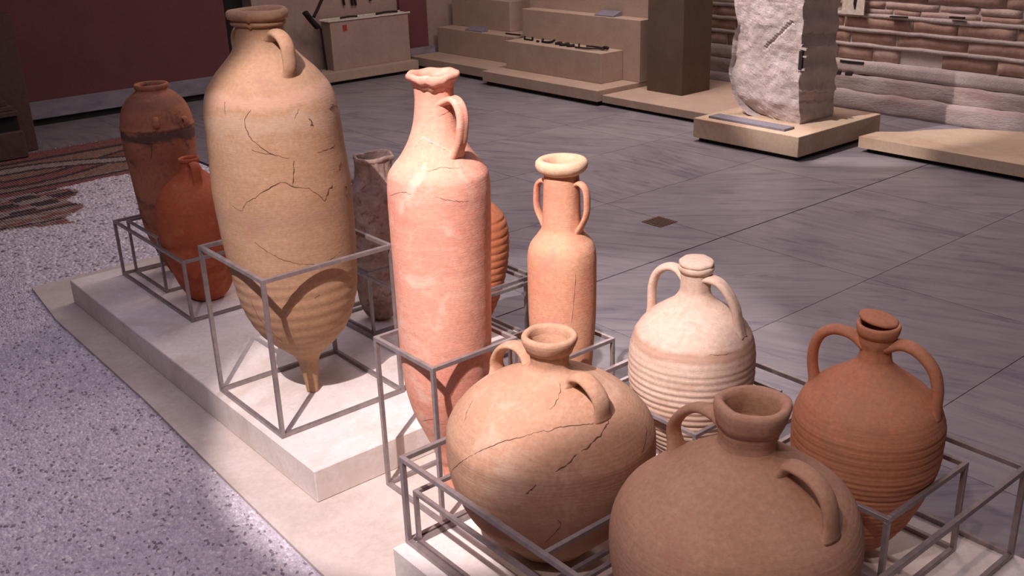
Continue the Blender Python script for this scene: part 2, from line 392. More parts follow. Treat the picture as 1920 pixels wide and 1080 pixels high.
def chips(name, x, y, z, w, l, h, ang, col, mat, parent, tilt=None):
    n = len(x); ca, sa = np.cos(ang), np.sin(ang)
    base = np.array([(-1, -1), (1, -1), (1, 1), (-1, 1)], float)
    V = np.zeros((n, 8, 3))
    for k in range(4):
        for lev, sc in ((0, 1.0), (1, .72)):
            px = base[k, 0]*w*sc*(1+.25*np.random.uniform(-1, 1, n)); py = base[k, 1]*l*sc*(1+.25*np.random.uniform(-1, 1, n))
            V[:, k+4*lev, 0] = x + px*ca - py*sa; V[:, k+4*lev, 1] = y + px*sa + py*ca
            V[:, k+4*lev, 2] = z + (h*(1+(0 if tilt is None else tilt*np.random.uniform(-1, 1, n))) if lev else 0)
    F = np.array([(4, 5, 6, 7), (0, 1, 5, 4), (1, 2, 6, 5), (2, 3, 7, 6), (3, 0, 4, 7)])
    faces = (F[None] + 8*np.arange(n)[:, None, None]).reshape(-1, 4)
    me = bpy.data.meshes.new(name); me.vertices.add(n*8); me.vertices.foreach_set('co', V.ravel())
    me.loops.add(faces.size); me.loops.foreach_set('vertex_index', faces.ravel().astype(np.int32))
    me.polygons.add(len(faces)); me.polygons.foreach_set('loop_start', np.arange(0, faces.size, 4, dtype=np.int32))
    me.update(calc_edges=True)
    at = me.color_attributes.new('Col', 'FLOAT_COLOR', 'CORNER')
    c = np.ones((n, 20, 4)); c[:, :, :3] = col[:, None, :]; at.data.foreach_set('color', c.astype(np.float32).ravel())
    o = obj(name, me, mat, parent); o['kind'] = 'stuff'; return o
def jgrid(x0, x1, y0, y1, s):
    gx, gy = np.meshgrid(np.arange(x0, x1, s), np.arange(y0, y1, s)); gx = gx.ravel(); gy = gy.ravel()
    return gx + np.random.uniform(-.42, .42, gx.size)*s, gy + np.random.uniform(-.42, .42, gy.size)*s
def ragged(y, s=1): return .03*np.sin(y*9*s) + .02*np.sin(y*23*s+1)
x, y = jgrid(-.6, 1.07, 1.2, 5.2, .0108)
k = (x < edge_x(y) - .004 + .008*np.sin(y*40)) ; x, y = x[k], y[k]
def chipcol(n):
    t = np.random.rand(n, 1)**1.1; c = np.array([.55, .50, .56])*(1-t) + np.array([.84, .78, .84])*t
    w = np.random.rand(n) < .06; c[w] = (.92, .88, .88); d = np.random.rand(n) < .08; c[d] = (.30, .25, .28)
    return c
n = len(x)
chips('pebble_chips', x, y, -.006, np.random.uniform(.0026, .0048, n), np.random.uniform(.0038, .0072, n), np.random.uniform(.0032, .0066, n), np.random.uniform(0, 3.14, n), chipcol(n), M['chips'], floor, .45)
def in_mosaic(x, y):
    band = (y > 6.53 + .03*np.sin(x*7)) & (y < 7.66)
    # ragged surviving corner of the geometric field
    field = (y <= 6.55) & (x < 1.74 - .35*np.clip(6.25-y, 0, 1) + .05*np.sin(y*17)) & (y > 5.72 + .10*np.sin(x*6+1) + .12*np.clip(x-1.0, 0, 1))
    return (band | field) & (x < 2.61)
x, y = jgrid(-1.2, 2.61, 4.82, 7.66, .021)
k = ~in_mosaic(x, y) & ~((y < 5.2) & (x < 1.07)); x, y = x[k], y[k]; n = len(x)
chips('pebble_chips', x, y, -.006, np.random.uniform(.006, .010, n), np.random.uniform(.007, .013, n), np.random.uniform(.003, .007, n), np.random.uniform(0, 3.14, n), chipcol(n), M['chips'], floor, .4)
# mosaic
gx, gy = np.meshgrid(np.arange(-.2, 2.61, .0165), np.arange(5.6, 7.66, .0165)); gx = gx.ravel(); gy = gy.ravel()
k = in_mosaic(gx, gy); gx, gy = gx[k], gy[k]; n = len(gx)
RED, DRK, CRM, BUF = np.array([.26, .10, .085]), np.array([.07, .045, .05]), np.array([.36, .28, .25]), np.array([.29, .17, .12])
col = np.zeros((n, 3)); v = (gy-6.53)/1.13
for i in range(n):
    X, Y = gx[i], gy[i]
    if Y > 6.53:
        t = (Y-6.53)/1.13
        c = RED if (t > .80 or t < .08) else CRM
        if .74 < t < .80 or .08 <= t < .12: c = DRK
        if .14 < t < .74:                       # guilloche band of crossing strands
            c = BUF
            m1 = .44 + .16*math.sin(X*2.9); m2 = .44 - .16*math.sin(X*2.9)
            for m_, cc in ((m1, RED), (m2, CRM)):
                dd = abs(t-m_)
                if dd < .085: c = cc
                if .055 < dd < .10: c = DRK
    else:
        c = CRM
        qx, qy = (X*.8+Y*.25)/.20, (Y-X*.12)/.16
        if abs((qy % 1)-.5) > .34: c = RED
        if Y > 6.12:
            if (int(qx*1.4) + int(qy*1.6)) % 2 and (qx*1.4 % 1) > .18: c = DRK
        elif abs(((X+Y*1.6)/.22 % 1)-.5) < .16: c = BUF
        if 6.05 < Y < 6.10 or 5.90 < Y+.12*X-.1 < 5.93: c = DRK
    col[i] = c
col *= np.random.uniform(.8, 1.25, (n, 1))
mos = tag(obj('mosaic_pavement', box_bm(-.25, 2.61, 5.62, 7.66, -.0145, -.0035), M['gravbed']), 'worn red, cream and black mosaic with a twisted border band, set in the pebble floor', 'mosaic')
chips('tesserae', gx, gy, -.0035, np.full(n, .0073), np.full(n, .0073), np.random.uniform(.004, .0055, n), np.random.uniform(-.12, .12, n), col, M['chips'], mos, .1)

# ---- walls
wl = struct(obj('wall_left', box_bm(-3.6, 3.90, 8.60, 8.85, -.01, 4.25), M['wallred']))
struct(box('wall_back', 4.17, 7.2, 8.62, 8.85, -.01, 4.25, M['panel'], None, 0))
struct(box('opening_shade', 3.90, 4.17, 8.80, 8.9, -.01, 4.25, M['dark'], None, 0))  # black panel, paints in the darkness of an opening
struct(box('baseboard_left', -3.5, 3.90, 8.555, 8.60, .055, .19, M['skirt'], None, .003))
struct(box('baseboard_gap_shade', -3.5, 3.90, 8.585, 8.60, 0, .055, M['dark'], None, 0))  # black strip, paints in the shaded gap below the baseboard
struct(box('wall_red_return', 5.70, 6.02, 8.575, 8.62, 0, 4.25, M['wallred'], None, 0)).name = 'trim_3'
struct(box('baseboard_back', 5.70, 6.08, 8.545, 8.575, 0, .185, M['skirt'], None, .003))
struct(box('ceiling', -3.6, 7.2, -3.4, 8.9, 4.25, 4.3, M['ceil'], None, 0))
struct(box('wall_front', -3.6, 7.2, -3.5, -3.4, -.01, 4.25, M['panel'], None, 0))
struct(box('wall_entrance', -3.7, -3.6, -3.4, 8.9, -.01, 4.25, M['wallred'], None, 0))
wr = struct(box('wall_right', 6.94, 7.2, -3.4, 8.62, -.01, 4.25, M['mortar'], None, 0))

# masonry courses of the right wall, each stone a piece
def rough_block(x_face, y0, y1, z0, z1, depth, amp, nu=6, nv=2, seed=0, cut=.012):
    """front face towards -X, uneven"""
    bm = bmesh.new(); g = {}
    for i in range(nu+1):
        for j in range(nv+1):
            yy = y0 + (y1-y0)*i/nu; zz = z0 + (z1-z0)*j/nv
            e = (i in (0, nu)) or (j in (0, nv))
            nn = noise.noise(Vector((yy*6, zz*11, seed)))*amp
            xx = x_face + nn + (amp*.6 if e else 0)
            if i in (0, nu): yy += noise.noise(Vector((yy*9, zz*20, seed+5)))*cut
            if j in (0, nv): zz += noise.noise(Vector((yy*7, zz*20, seed+9)))*cut
            g[i, j] = bm.verts.new((xx, yy, zz))
    for i in range(nu):
        for j in range(nv): bm.faces.new((g[i, j], g[i, j+1], g[i+1, j+1], g[i+1, j]))
    per = [(i, 0) for i in range(nu+1)] + [(nu, j) for j in range(1, nv+1)] + [(i, nv) for i in range(nu-1, -1, -1)] + [(0, j) for j in range(nv-1, 0, -1)]
    back = [bm.verts.new((x_face+depth, g[q].co.y, g[q].co.z)) for q in per]
    for i in range(len(per)):
        k2 = (i+1) % len(per); bm.faces.new((g[per[i]], g[per[k2]], back[k2], back[i]))
    bm.faces.new(back); bmesh.ops.recalc_face_normals(bm, faces=bm.faces); return bm
courses = [(.365, .463, 'p'), (.482, .572, 'r'), (.592, .676, 'r'), (.70, .735, 'p'), (.745, .79, 'p'), (.80, .885, 'r'), (.905, .99, 'p'), (1.01, 1.10, 'r'), (1.12, 1.21, 'p'), (1.23, 1.32, 'r')]
for ci, (z0, z1, kd) in enumerate(courses):
    y = 1.4 + random.uniform(-.2, .1)
    while y < 6.1:
        ln = random.uniform(.24, .58) if kd == 'r' else random.uniform(.16, .45)
        if y < 5.99:
            m = M['rstone'] if (kd == 'r' and random.random() < .85) or random.random() < .3 else M['pstone']
            skip = kd == 'p' and random.random() < .10
            if not skip:
                obj('wall_stone', rough_block(6.922 + random.uniform(-.004, .008), y, y+ln-random.uniform(.006, .02), z0, z1, .06, .010, 6, 2, ci*10+y, .008), m, wr, True)
        y += ln
for i, (z0, z1, xf) in enumerate([(.566, .594, 6.912), (.458, .484, 6.910), (.672, .702, 6.914), (.885, .905, 6.9), (.99, 1.01, 6.9), (1.10, 1.12, 6.9), (1.21, 1.23, 6.9)]):
    obj('mortar_band', rough_block(xf, 1.2, 6.1, z0, z1, .06, .006, 60, 1, i*3, .006), M['mortar'], wr, True)
obj('plaster_band', rough_block(6.885, 1.2, 6.1, .262, .360, .08, .006, 70, 3, 51, .007), M['mortar'], wr, True)
obj('plaster_band', rough_block(6.875, 1.2, 6.1, .125, .258, .09, .016, 90, 5, 77, .010), M['plaster'], wr, True)
obj('plaster_band', rough_block(6.83, 1.2, 6.1, -.005, .14, .12, .018, 80, 5, 99, .012), M['plaster'], wr, True)
for y0, y1, z0, z1 in ((4.22, 4.42, .335, .352), (4.30, 4.36, .25, .268), (4.40, 4.44, .252, .268), (3.35, 3.60, .118, .132), (3.92, 4.05, .69, .70), (3.5, 3.6, .715, .728)):
    obj('wall_gap', rough_block(6.868 if z0 < .3 else 6.882, y0, y1, z0, z1, .03, .003, 8, 1, y0, .006), M['dark'], wr)
sg = thing('small_sign', 'small white sign with a dark upright mark, fixed to the stone wall', 'sign', (6.88, 4.34, .69))
obj('sign_board', box_bm(0, .012, -.085, .10, 0, .20, .001), M['pale'], sg)
obj('sign_mark', tube([Vector((-.001, -.01, .04)), Vector((-.001, -.006, .08)), Vector((-.001, -.012, .14)), Vector((-.001, -.008, .18))], lambda k: .012+.018*math.sin(3.1*k), lambda k: .002, Vector((0, 1, 0)), 8), M['iron'], sg)

# ================================================================== DISPLAY PLINTHS
def slab_thing(name, label, cat, x0, x1, y0, y1, z0, z1, mat, recess=.03, rz=0, bev=.003):
    t = thing(name, label, cat, ((x0+x1)/2, (y0+y1)/2, rz))
    cx, cy = (x0+x1)/2, (y0+y1)/2
    o = obj('slab', box_bm(x0-cx, x1-cx, y0-cy, y1-cy, z0-rz, z1-rz, bev), mat, t)
    if z0 - rz > .004: obj('recessed_base', box_bm(x0-cx+recess, x1-cx-recess, y0-cy+recess, y1-cy-recess, 0, z0-rz), M['dark'], t)  # set back, its near-black colour paints in the shadow gap
    return t
tag(obj('low_stone_slab', box_bm(-.60, .60, -1.9, 1.9, 0, .009, .002), M['slab'], None, False, (1.60, 2.89, 0)), 'thin tan stone slab lying on the floor beneath the jar plinths', 'slab')
o = bpy.data.objects['low_stone_slab']
bm = bmesh.new()
pts = [(.985, .2), (.985, 2.05), (1.0, 2.7), (1.018, 3.3), (1.02, 4.3), (1.06, 4.79), (2.22, 4.79), (2.22, .2)]
tp = [bm.verts.new((x-1.6, y-2.89, .009)) for x, y in pts]; bt = [bm.verts.new((x-1.6, y-2.89, .001)) for x, y in pts]
bm.faces.new(tp); bm.faces.new(bt[::-1])
for i in range(len(pts)): bm.faces.new((tp[i], bt[i], bt[(i+1) % len(pts)], tp[(i+1) % len(pts)]))
bmesh.ops.recalc_face_normals(bm, faces=bm.faces); bm.to_mesh(o.data); bm.free()
def plinth(label, y0, y1, x0=1.142, x1=2.21):
    return tag(obj('stone_plinth', box_bm(x0-1.6, x1-1.6, y0, y1, 0, .105, .003), M['plinth'], None, False, (1.6, 0, .009)), label, 'plinth')
plinth('pale stone plinth carrying the largest amphora, farther of the two', 2.322, 4.45)
plinth('pale stone plinth under the two big round jars, nearer of the two', .62, 1.868, 1.108)
box('x', 0, 1, 0, 1, 0, 1, M['dark']).name = 'tmp'; bpy.data.objects.remove(bpy.data.objects['tmp'])

slab_thing('low_ledge', 'low tan ledge running under the small artefact block', 'ledge', 5.66, 6.82, 5.79, 7.26, .035, .124, M['display'])
slab_thing('low_ledge', 'low tan ledge in the far corner, left of the artefact block', 'ledge', 5.77, 6.82, 7.262, 8.54, .035, .118, M['display'])
slab_thing('low_ledge', 'low tan ledge under the dark square column', 'ledge', 5.71, 6.79, 4.50, 5.786, .025, .085, M['display'])
slab_thing('low_ledge', 'low tan ledge along the left back wall, under the white-topped block', 'ledge', 4.20, 5.68, 8.28, 8.54, .03, .115, M['display'])
def block(name, label, x0, x1, y0, y1, z0, z1, mat=None, cat='block'):
    return tag(obj(name, box_bm(x0-(x0+x1)/2, (x1-x0)/2, y0-(y0+y1)/2, (y1-y0)/2, 0, z1-z0, .003), mat or M['display'], None, False, ((x0+x1)/2, (y0+y1)/2, z0)), label, cat)
block('display_block', 'low tan display block with dark iron tools laid along its top', 5.885, 6.135, 5.975, 7.19, .1245, .37)
block('display_slab', 'broad upright tan slab standing behind the block of iron tools', 6.137, 6.275, 5.785, 7.245, .1245, .62)
block('display_slab', 'tall tan slab rising behind the broad upright one', 6.277, 6.42, 5.785, 7.30, .1245, 1.15)
block('display_block', 'tan step block in the corner with a grey label plate on top', 6.10, 6.90, 7.32, 8.53, .1185, .365)
block('display_block', 'upper tan block in the corner carrying a row of dark objects', 6.30, 6.68, 7.62, 8.53, .3655, .645)
block('square_column', 'dark brown square column right of the stepped displays', 6.085, 6.42, 5.285, 5.655, .0855, 2.6, M['column'], 'column')
# pillar base and ledge
slab_thing('square_pedestal', 'square sandy stone base under the rough upright stone block', 'base', 5.285, 6.20, 3.635, 4.478, .028, .158, M['ledge'])
bm = bmesh.new()
pts = [(5.76, -.5), (5.76, 3.515), (5.95, 3.505), (6.08, 3.36), (6.19, 3.31), (6.40, 3.15), (6.54, 2.84), (6.62, 2.3), (6.60, 1.0), (6.6, -.5)]
def prism(pts, z0, z1, ox=0, oy=0):
    bm = bmesh.new()
    tp = [bm.verts.new((x-ox, y-oy, z1)) for x, y in pts]; bt = [bm.verts.new((x-ox, y-oy, z0)) for x, y in pts]
    bm.faces.new(tp); bm.faces.new(bt[::-1])
    for i in range(len(pts)): bm.faces.new((tp[i], bt[i], bt[(i+1) % len(pts)], tp[(i+1) % len(pts)]))
    bmesh.ops.recalc_face_normals(bm, faces=bm.faces); return bm
bm.free()
t = thing('broken_stone_slab', 'long tan stone slab with a broken back edge, right of the square base', 'slab', (6.1, 2, 0))
obj('slab', prism(pts, .03, .10, 6.1, 2), M['ledge'], t)
obj('recessed_base', prism([(5.80, -.4), (5.80, 3.47), (5.94, 3.46), (6.15, 3.25), (6.45, 2.8), (6.5, -.4)], 0, .03, 6.1, 2), M['dark'], t)  # shadow gap below the slab, painted near-black

# ================================================================== ROUGH STONE BLOCK
def stone_block():
    bm = bmesh.new(); nz = 110
    zL = [(0, 4.20), (.01, 4.25), (.055, 4.316), (.155, 4.381), (.30, 4.408), (.42, 4.397), (.60, 4.36), (.65, 4.375), (.75, 4.39), (1.2, 4.40), (1.7, 4.38)]
    zR = [(0, 5.93), (.06, 5.965), (.5, 5.955), (1.7, 5.93)]
    rings = []
    for i in range(nz+1):
        z = 1.6*i/nz
        yl = np.interp(z, *zip(*zL)) + noise.noise(Vector((1, z*9, 3)))*.014
        y0 = 3.84 + .03*z; x0 = 5.553 + (.02*max(0, .12-z)/.12); x1 = np.interp(z, *zip(*zR))
        if .345 < z < .50: y0n = .022
        else: y0n = 0
        loop = [(x0, y0, 'c')] ; n1, n2 = 44, 34
        ring = []
        # side 1: front-left face (constant x0), from y0 to yl
        for k in range(n1): ring.append((x0, y0+(yl-y0)*k/n1, 0, k/n1))
        for k in range(n2): ring.append((x0+(x1-x0)*k/n2, yl, 1, k/n2))
        for k in range(n1): ring.append((x1, yl-(yl-y0)*k/n1, 2, k/n1))
        for k in range(n2): ring.append((x1-(x1-x0)*k/n2, y0, 3, k/n2))
        vs = []
        for (x, y, sd, kk) in ring:
            p = Vector((x*9, y*9, z*9)); n1_ = noise.fractal(p, 1.0, 2.1, 5); n2_ = noise.noise(Vector((x*3, y*3, z*3)))
            if sd == 0:
                n3_ = noise.fractal(Vector((x*26, y*26, z*34)), 1.0, 2.0, 4); d = n1_*.014 + n2_*.03 + n3_*.004
                d += .05*max(0, kk-.72)/.28*(.5+n2_)       # rounds back towards the far edge
                d += .05*max(0, (.13-z)/.13)*(.3+kk)
                x += d
                # diagonal fissure
                fy, fz = 4.146+( -.212)*((z+.158-.61)/.189), z
                if .61 <= z+.158 <= .80 and abs(y-fy) < .012: x += .018
            elif sd == 3:
                st = .006*math.sin(z*42+1.3*x*3) + .010*(math.sin(z*17+x*2) > .82)
                y += st*1.5 + n1_*.006
                if kk > .93 and y0n: y += y0n*(1 + n1_)
                if x < 5.60: y += noise.noise(Vector((0, 0, z*26)))*.012
            else:
                x += n1_*.02; y += n1_*.02
            vs.append(bm.verts.new((x-5.75, y-4.1, z)))
        rings.append(vs)
    n = len(rings[0])
    for a, b in zip(rings[:-1], rings[1:]):
        for j in range(n): bm.faces.new((a[j], b[j], b[(j+1) % n], a[(j+1) % n]))
    bm.faces.new(rings[0]); bm.faces.new(rings[-1][::-1]); bmesh.ops.recalc_face_normals(bm, faces=bm.faces)
    t = thing('upright_stone_block', 'rough pale limestone block standing upright on the square base', 'stone', (5.75, 4.1, .158))
    obj('stone', bm, M['block'], t, False)
    # cut slot with cramp remains on the near corner
    obj('slot', box_bm(-.199, -.180, -.262, -.238, .355, .47), M['dark'], t)
    for z in (.352, .43, .475): obj('cramp', rough_block(-.196, -.285, -.235, z, z+.012, .02, .003, 3, 1, z), M['block'], t)
stone_block()
lp = thing('label_plate', 'long grey label plate lying on the front edge of the square base', 'plate', (5.40, 4.10, .1585))
obj('plate', prism([(-.052, -.31), (-.052, .30), (.055, .30), (.055, -.31)], .0, .014), M['plate'], lp)

# ================================================================== CAGES
def cage(name, label, x0, x1, y0, y1, z0, z1, w=.012, parts=None, mid=None, group=None, ring=None):
    """welded square-bar frame; each bar is a part"""
    t = thing(name, label, 'frame', (x0, y0, z0), group); h = z1-z0; X, Y = x1-x0, y1-y0; e = w/2
    cs = [(e, e), (X-e, e), (X-e, Y-e), (e, Y-e)]
    for i, (x, y) in enumerate(cs):
        obj('post', box_bm(x-e, x+e, y-e, y+e, 0, h-w, .0008), M['steel'], t)
        x2, y2 = cs[(i+1) % 4]
        lo = Vector((min(x, x2), min(y, y2), 0)); hi = Vector((max(x, x2), max(y, y2), 0))
        along_x = abs(x2-x) > abs(y2-y)
        ex = (e if along_x else 0); 
        for nm, z in (('top_rail', h-w), ('bottom_rail', 0)):
            if nm == 'bottom_rail' : a0 = (lo.x+(e if along_x else -e), lo.y+(-e if along_x else e)); a1 = (hi.x-(e if along_x else -e), hi.y+(e if along_x else -e))
            else:
                a0 = (lo.x+(e if not along_x else e)-(2*e if not along_x else 0), lo.y-e if along_x else lo.y-e)
                a1 = (hi.x-e if along_x else hi.x+e, hi.y+e)
            obj(nm, box_bm(a0[0], a1[0], a0[1], a1[1], z, z+w, .0008), M['steel'], t)
    if ring:   # ring that holds the vessel
        cx, cy, rr, rz = ring; cx -= x0; cy -= y0; rz -= z0
        P = [Vector((cx+rr*math.cos(a), cy+rr*math.sin(a), rz)) for a in [2*math.pi*k/40 for k in range(41)]]
        obj('support_ring', tube(P, lambda k: .006, lambda k: .006, None, 6), M['steel'], t, True)
    return t
zp = .1145
cage('steel_cage', 'tall steel frame around the foot of the largest amphora', 1.163, 1.612, 2.552, 2.988, zp, .629, .013)
cage('steel_cage', 'tall steel frame around the foot of the pink amphora', 1.342, 1.632, 1.984, 2.268, .0095, .492, .012)
cage('steel_cage', 'narrow steel frame around the small slender amphora', 1.717, 1.935, 1.905, 2.135, .0095, .42, .011)
cage('steel_cage', 'steel frame round the ribbed red amphora behind the pink one', 1.885, 2.172, 2.572, 2.86, zp, .365, .012)
cage('steel_cage', 'steel frame holding the broken encrusted vessel', 1.785, 2.04, 3.01, 3.27, zp, .365, .011)
cage('steel_cage', 'inner steel frame around the red-brown jars at the far left', 1.39, 1.68, 3.99, 4.337, zp, .360, .011)
cage('long_steel_frame', 'long low steel frame enclosing the two red-brown jars', 1.338, 1.72, 3.612, 4.352, zp, .366, .012)
cage('steel_cage', 'steel frame around the sandy round jar, nearest the pink amphora', 1.165, 1.668, 1.345, 1.845, zp, .268, .011)
cage('steel_cage', 'steel frame around the ribbed whitish jug', 1.766, 2.124, 1.454, 1.805, zp, .352, .011)
cage('steel_cage', 'inner steel frame around the ribbed orange jug', 1.776, 2.120, .926, 1.290, zp, .362, .012)
wide = cage('long_steel_frame', 'wide low steel frame enclosing the four round jars in front', 1.143, 2.198, .822, 1.862, zp, .366, .013)
obj('cross_rail', box_bm(.013, 1.042, .507, .519, .2395, .2515, .0008), M['steel'], wide)
cage('long_steel_frame', 'low steel frame at the back edge of the farther plinth', 1.762, 2.205, 2.53, 3.32, zp, .366, .012)
cage('steel_cage', 'steel frame around the plain brown jar in the foreground', 1.17, 1.70, .84, 1.325, zp, .262, .011)

# ================================================================== VESSELS
# ---- largest amphora
V = Vessel('large_amphora', 'largest amphora, tall buff clay with cracks, standing in the left steel frame', 'amphora', (1.3947, 2.771), zp, -.03, M['big'],
 [(0,.017),(.03,.02),(.08,.027),(.12,.035),(.14,.047),(.17,.078),(.2,.109),(.25,.148),(.3,.170),(.35,.184),(.4,.191),(.5,.2005),(.6,.206),(.7,.209),(.8,.204),(.85,.2015),(.9,.2),(.95,.197),(1.0,.183),(1.05,.150),(1.09,.112),(1.12,.087),(1.15,.075),(1.18,.069),(1.212,.067)],
 seed=1, wob=.003, rib=lambda z: .0009*math.sin(z*170)*(.12 < z < .45) + .0002*math.sin(z*90))
V.wall('toe', 0, .128, True); V.wall('body', .128, 1.11); V.wall('neck', 1.11, 1.212)
V.lining(.3)
V.rim([(1.186, .062), (1.186, .0715), (1.190, .078), (1.196, .080), (1.200, .076), (1.2035, .0765), (1.207, .085), (1.216, .0885), (1.226, .087), (1.232, .081), (1.233, .076), (1.224, .067), (1.20, .060)],
      lambda a, z, q: (q + .0015*math.sin(a*5), z + .002*math.sin(a*2+1) - (.004 if abs(a-3.9) < .06 and z < 1.21 else 0)))
V.handle(50, [(.068, 1.150), (.092, 1.170), (.128, 1.163), (.150, 1.140), (.153, 1.108), (.150, 1.078), (.14, 1.052)], .046, .026, .040)
V.handle(230, [(.068, 1.150), (.092, 1.170), (.128, 1.163), (.150, 1.140), (.153, 1.108), (.150, 1.078), (.14, 1.052)], .046, .026, .040)
V.cracks([[(-132.3, 0.981), (-137.8, 0.956), (-138.6, 0.934), (-135.1, 0.898), (-129.0, 0.877), (-120.2, 0.853), (-107.8, 0.835)], [(-104.3, 0.827), (-106.2, 0.792), (-108.2, 0.754)],
 [(-147.3, 0.713), (-138.4, 0.73), (-126.5, 0.757), (-115.6, 0.77), (-108.2, 0.754), (-95.1, 0.742)], [(-96.0, 0.742), (-90.3, 0.724), (-83.1, 0.692)], [(-83.1, 0.692), (-78.9, 0.721), (-71.9, 0.736)], [(-54.5, 0.786), (-59.4, 0.778), (-58.9, 0.764)]], .0038)
V.cracks([[(-136.4, 0.867), (-128.9, 0.858), (-120.2, 0.853)], [(-83.3, 0.837), (-72.6, 0.84), (-58.7, 0.842)], [(-146.5, 0.59), (-133.4, 0.554), (-116.7, 0.522), (-90.8, 0.504), (-70.5, 0.525)], [(-157.5, 0.999), (-156.5, 0.964)], [(-53.9, 0.959), (-37.2, 0.938)],
 [(-162.9, 0.699), (-153.6, 0.687), (-147.3, 0.713)], [(-164.9, 0.398), (-159.9, 0.325), (-144.9, 0.246)], [(-102.5, 0.397), (-97.1, 0.407)], [(-92.9, 0.969), (-98.4, 0.946)]], .0018)
V.cracks([[(-56, .716), (-54, .700), (-55, .682)], [(-60, .95), (-56, .955), (-50, .952)], [(-86, .94), (-84, .93), (-85, .918)]], .009, name='chip')

# ---- pink amphora
def wavy(a, z, q):
    d = math.degrees(a) % 360; chip = math.exp(-((d-232)/16)**2)*.010 + math.exp(-((d-205)/9)**2)*.006 + math.exp(-((d-258)/8)**2)*.005
    return q + .0012*math.sin(a*3), z + .0014*math.sin(a*7) - (chip if z < 1.205 else chip*.2)
V = Vessel('pink_amphora', 'tall bright pink amphora with a chipped flaring rim, in the middle steel frame', 'amphora', (1.483, 2.126), .0095, .012, M['pink'],
 [(0,.02),(.03,.024),(.08,.03),(.1,.04),(.15,.056),(.2,.077),(.25,.098),(.3,.112),(.35,.121),(.4,.1245),(.5,.129),(.6,.1315),(.7,.1335),(.8,.135),(.9,.1345),(.95,.130),(.975,.116),(1.0,.095),(1.05,.068),(1.1,.0545),(1.15,.050),(1.195,.053)],
 seed=2, wob=.003, rib=lambda z: .00012*math.sin(z*140))
V.wall('toe', 0, .10, True); V.wall('body', .10, 1.03); V.wall('neck', 1.03, 1.195); V.lining(.25)
V.rim([(1.178, .046), (1.178, .0530), (1.191, .0545), (1.196, .063), (1.202, .0685), (1.209, .069), (1.214, .065), (1.213, .056), (1.200, .045)], wavy)
HP = [(.05, 1.14), (.080, 1.154), (.104, 1.139), (.114, 1.110), (.110, 1.075), (.101, 1.044), (.088, 1.005)]
V.handle(50, HP, .036, .021, .036, .25); pass
V.cracks([[(155.3, 0.902), (188.1, 0.93), (201.9, 0.929)], [(-140.4, 0.983), (-118.6, 0.991), (-94.4, 0.986)], [(-129.7, 0.926), (-110.2, 0.911), (-91.1, 0.904)], [(-75.2, 1.133), (-70.4, 1.098)], [(-117.4, 1.11), (-91.6, 1.118), (-74.6, 1.123)], [(-178.0, 0.258), (-143.7, 0.286)]], .0012)
V.cracks([[(-178.4, 1.028), (-168, 1.046), (-158.1, 1.061)], [(-158.1, 1.061), (-122.2, 1.041), (-90.8, 1.017)]], .004, M['seam'], 'repair_seam')

# ---- small slender amphora
V = Vessel('small_amphora', 'small slender rose amphora with two handles and a thick ring rim', 'amphora', (1.825, 2.022), .0095, .012, M['small'],
 [(0,.02),(.05,.024),(.09,.034),(.15,.058),(.25,.082),(.35,.090),(.4,.0925),(.5,.097),(.6,.098),(.65,.098),(.68,.0955),(.7,.089),(.725,.071),(.75,.0565),(.8,.0525),(.85,.0505),(.88,.049),(.915,.046)], seed=3, wob=.002)
V.wall('toe', 0, .1, True); V.wall('body', .1, .74); V.wall('neck', .74, .915); V.lining(.22)
V.rim([(.904, .042), (.904, .052), (.910, .062), (.918, .0695), (.928, .0725), (.938, .071), (.944, .065), (.945, .056), (.940, .048), (.925, .042)], mat=M['smallrim'])
V.handle(38, [(.045, .872), (.058, .882), (.078, .868), (.084, .835), (.080, .79), (.068, .735)], .026, .015)
V.handle(218, [(.045, .862), (.060, .874), (.080, .862), (.086, .83), (.082, .785), (.068, .735)], .026, .015)
V.cracks([[(-108.9, .64), (-111.6, .577), (-115.9, .493)]], .0012)

# ---- sandy round jar
def combed(z): return .0007*math.sin(z*900)*(1 if .30 < z < .45 else .25)
V = Vessel('round_jar', 'sandy round jar with long curved cracks, in the steel frame nearest the pink amphora', 'jar', (1.405, 1.604), zp, .012, M['cream'],
 [(0,.05),(.011,.085),(.036,.11),(.061,.135),(.086,.160),(.111,.184),(.136,.204),(.161,.2195),(.186,.230),(.236,.245),(.286,.251),(.336,.2495),(.361,.2405),(.386,.2235),(.411,.200),(.436,.1665),(.461,.121),(.486,.072),(.500,.048),(.512,.0435),(.535,.0465),(.56,.054)],
 seed=4, wob=.004, rib=combed, thick=.008)
V.wall('body', 0, .495, True); V.wall('neck', .495, .56); V.lining(.16)
V.rim([(.538, .044), (.540, .053), (.552, .0575), (.560, .0615), (.570, .0645), (.578, .0640), (.582, .0595), (.581, .052), (.574, .0475), (.556, .046)])
V.handle(50, [(.07, .478), (.088, .500), (.118, .506), (.150, .490), (.170, .464), (.18, .425)], .048, .022, .046)
V.handle(227, [(.072, .486), (.090, .512), (.125, .514), (.160, .494), (.182, .458), (.19, .42)], .042, .020, .042)
V.cracks([[(158.4, .267), (169.9, .315), (183.6, .367), (196.3, .4), (213.1, .42), (236.0, .432), (257.7, .43), (273.2, .426)], [(-60.0, .377), (-73.0, .353), (-76.4, .349)]], .002)
V.cracks([[(-86.8, .426), (-103.4, .405), (-113.7, .392)], [(-116.4, .389), (-121.8, .377), (-129.4, .362)], [(-138.8, .335), (-144.2, .309)]], .0034)
V.cracks([[(-112, .488), (-117.4, .475), (-132.2, .455)], [(159.6, .399), (146.8, .425)], [(-135.6, .165), (-126.8, .22), (-128.3, .245)]], .0014)

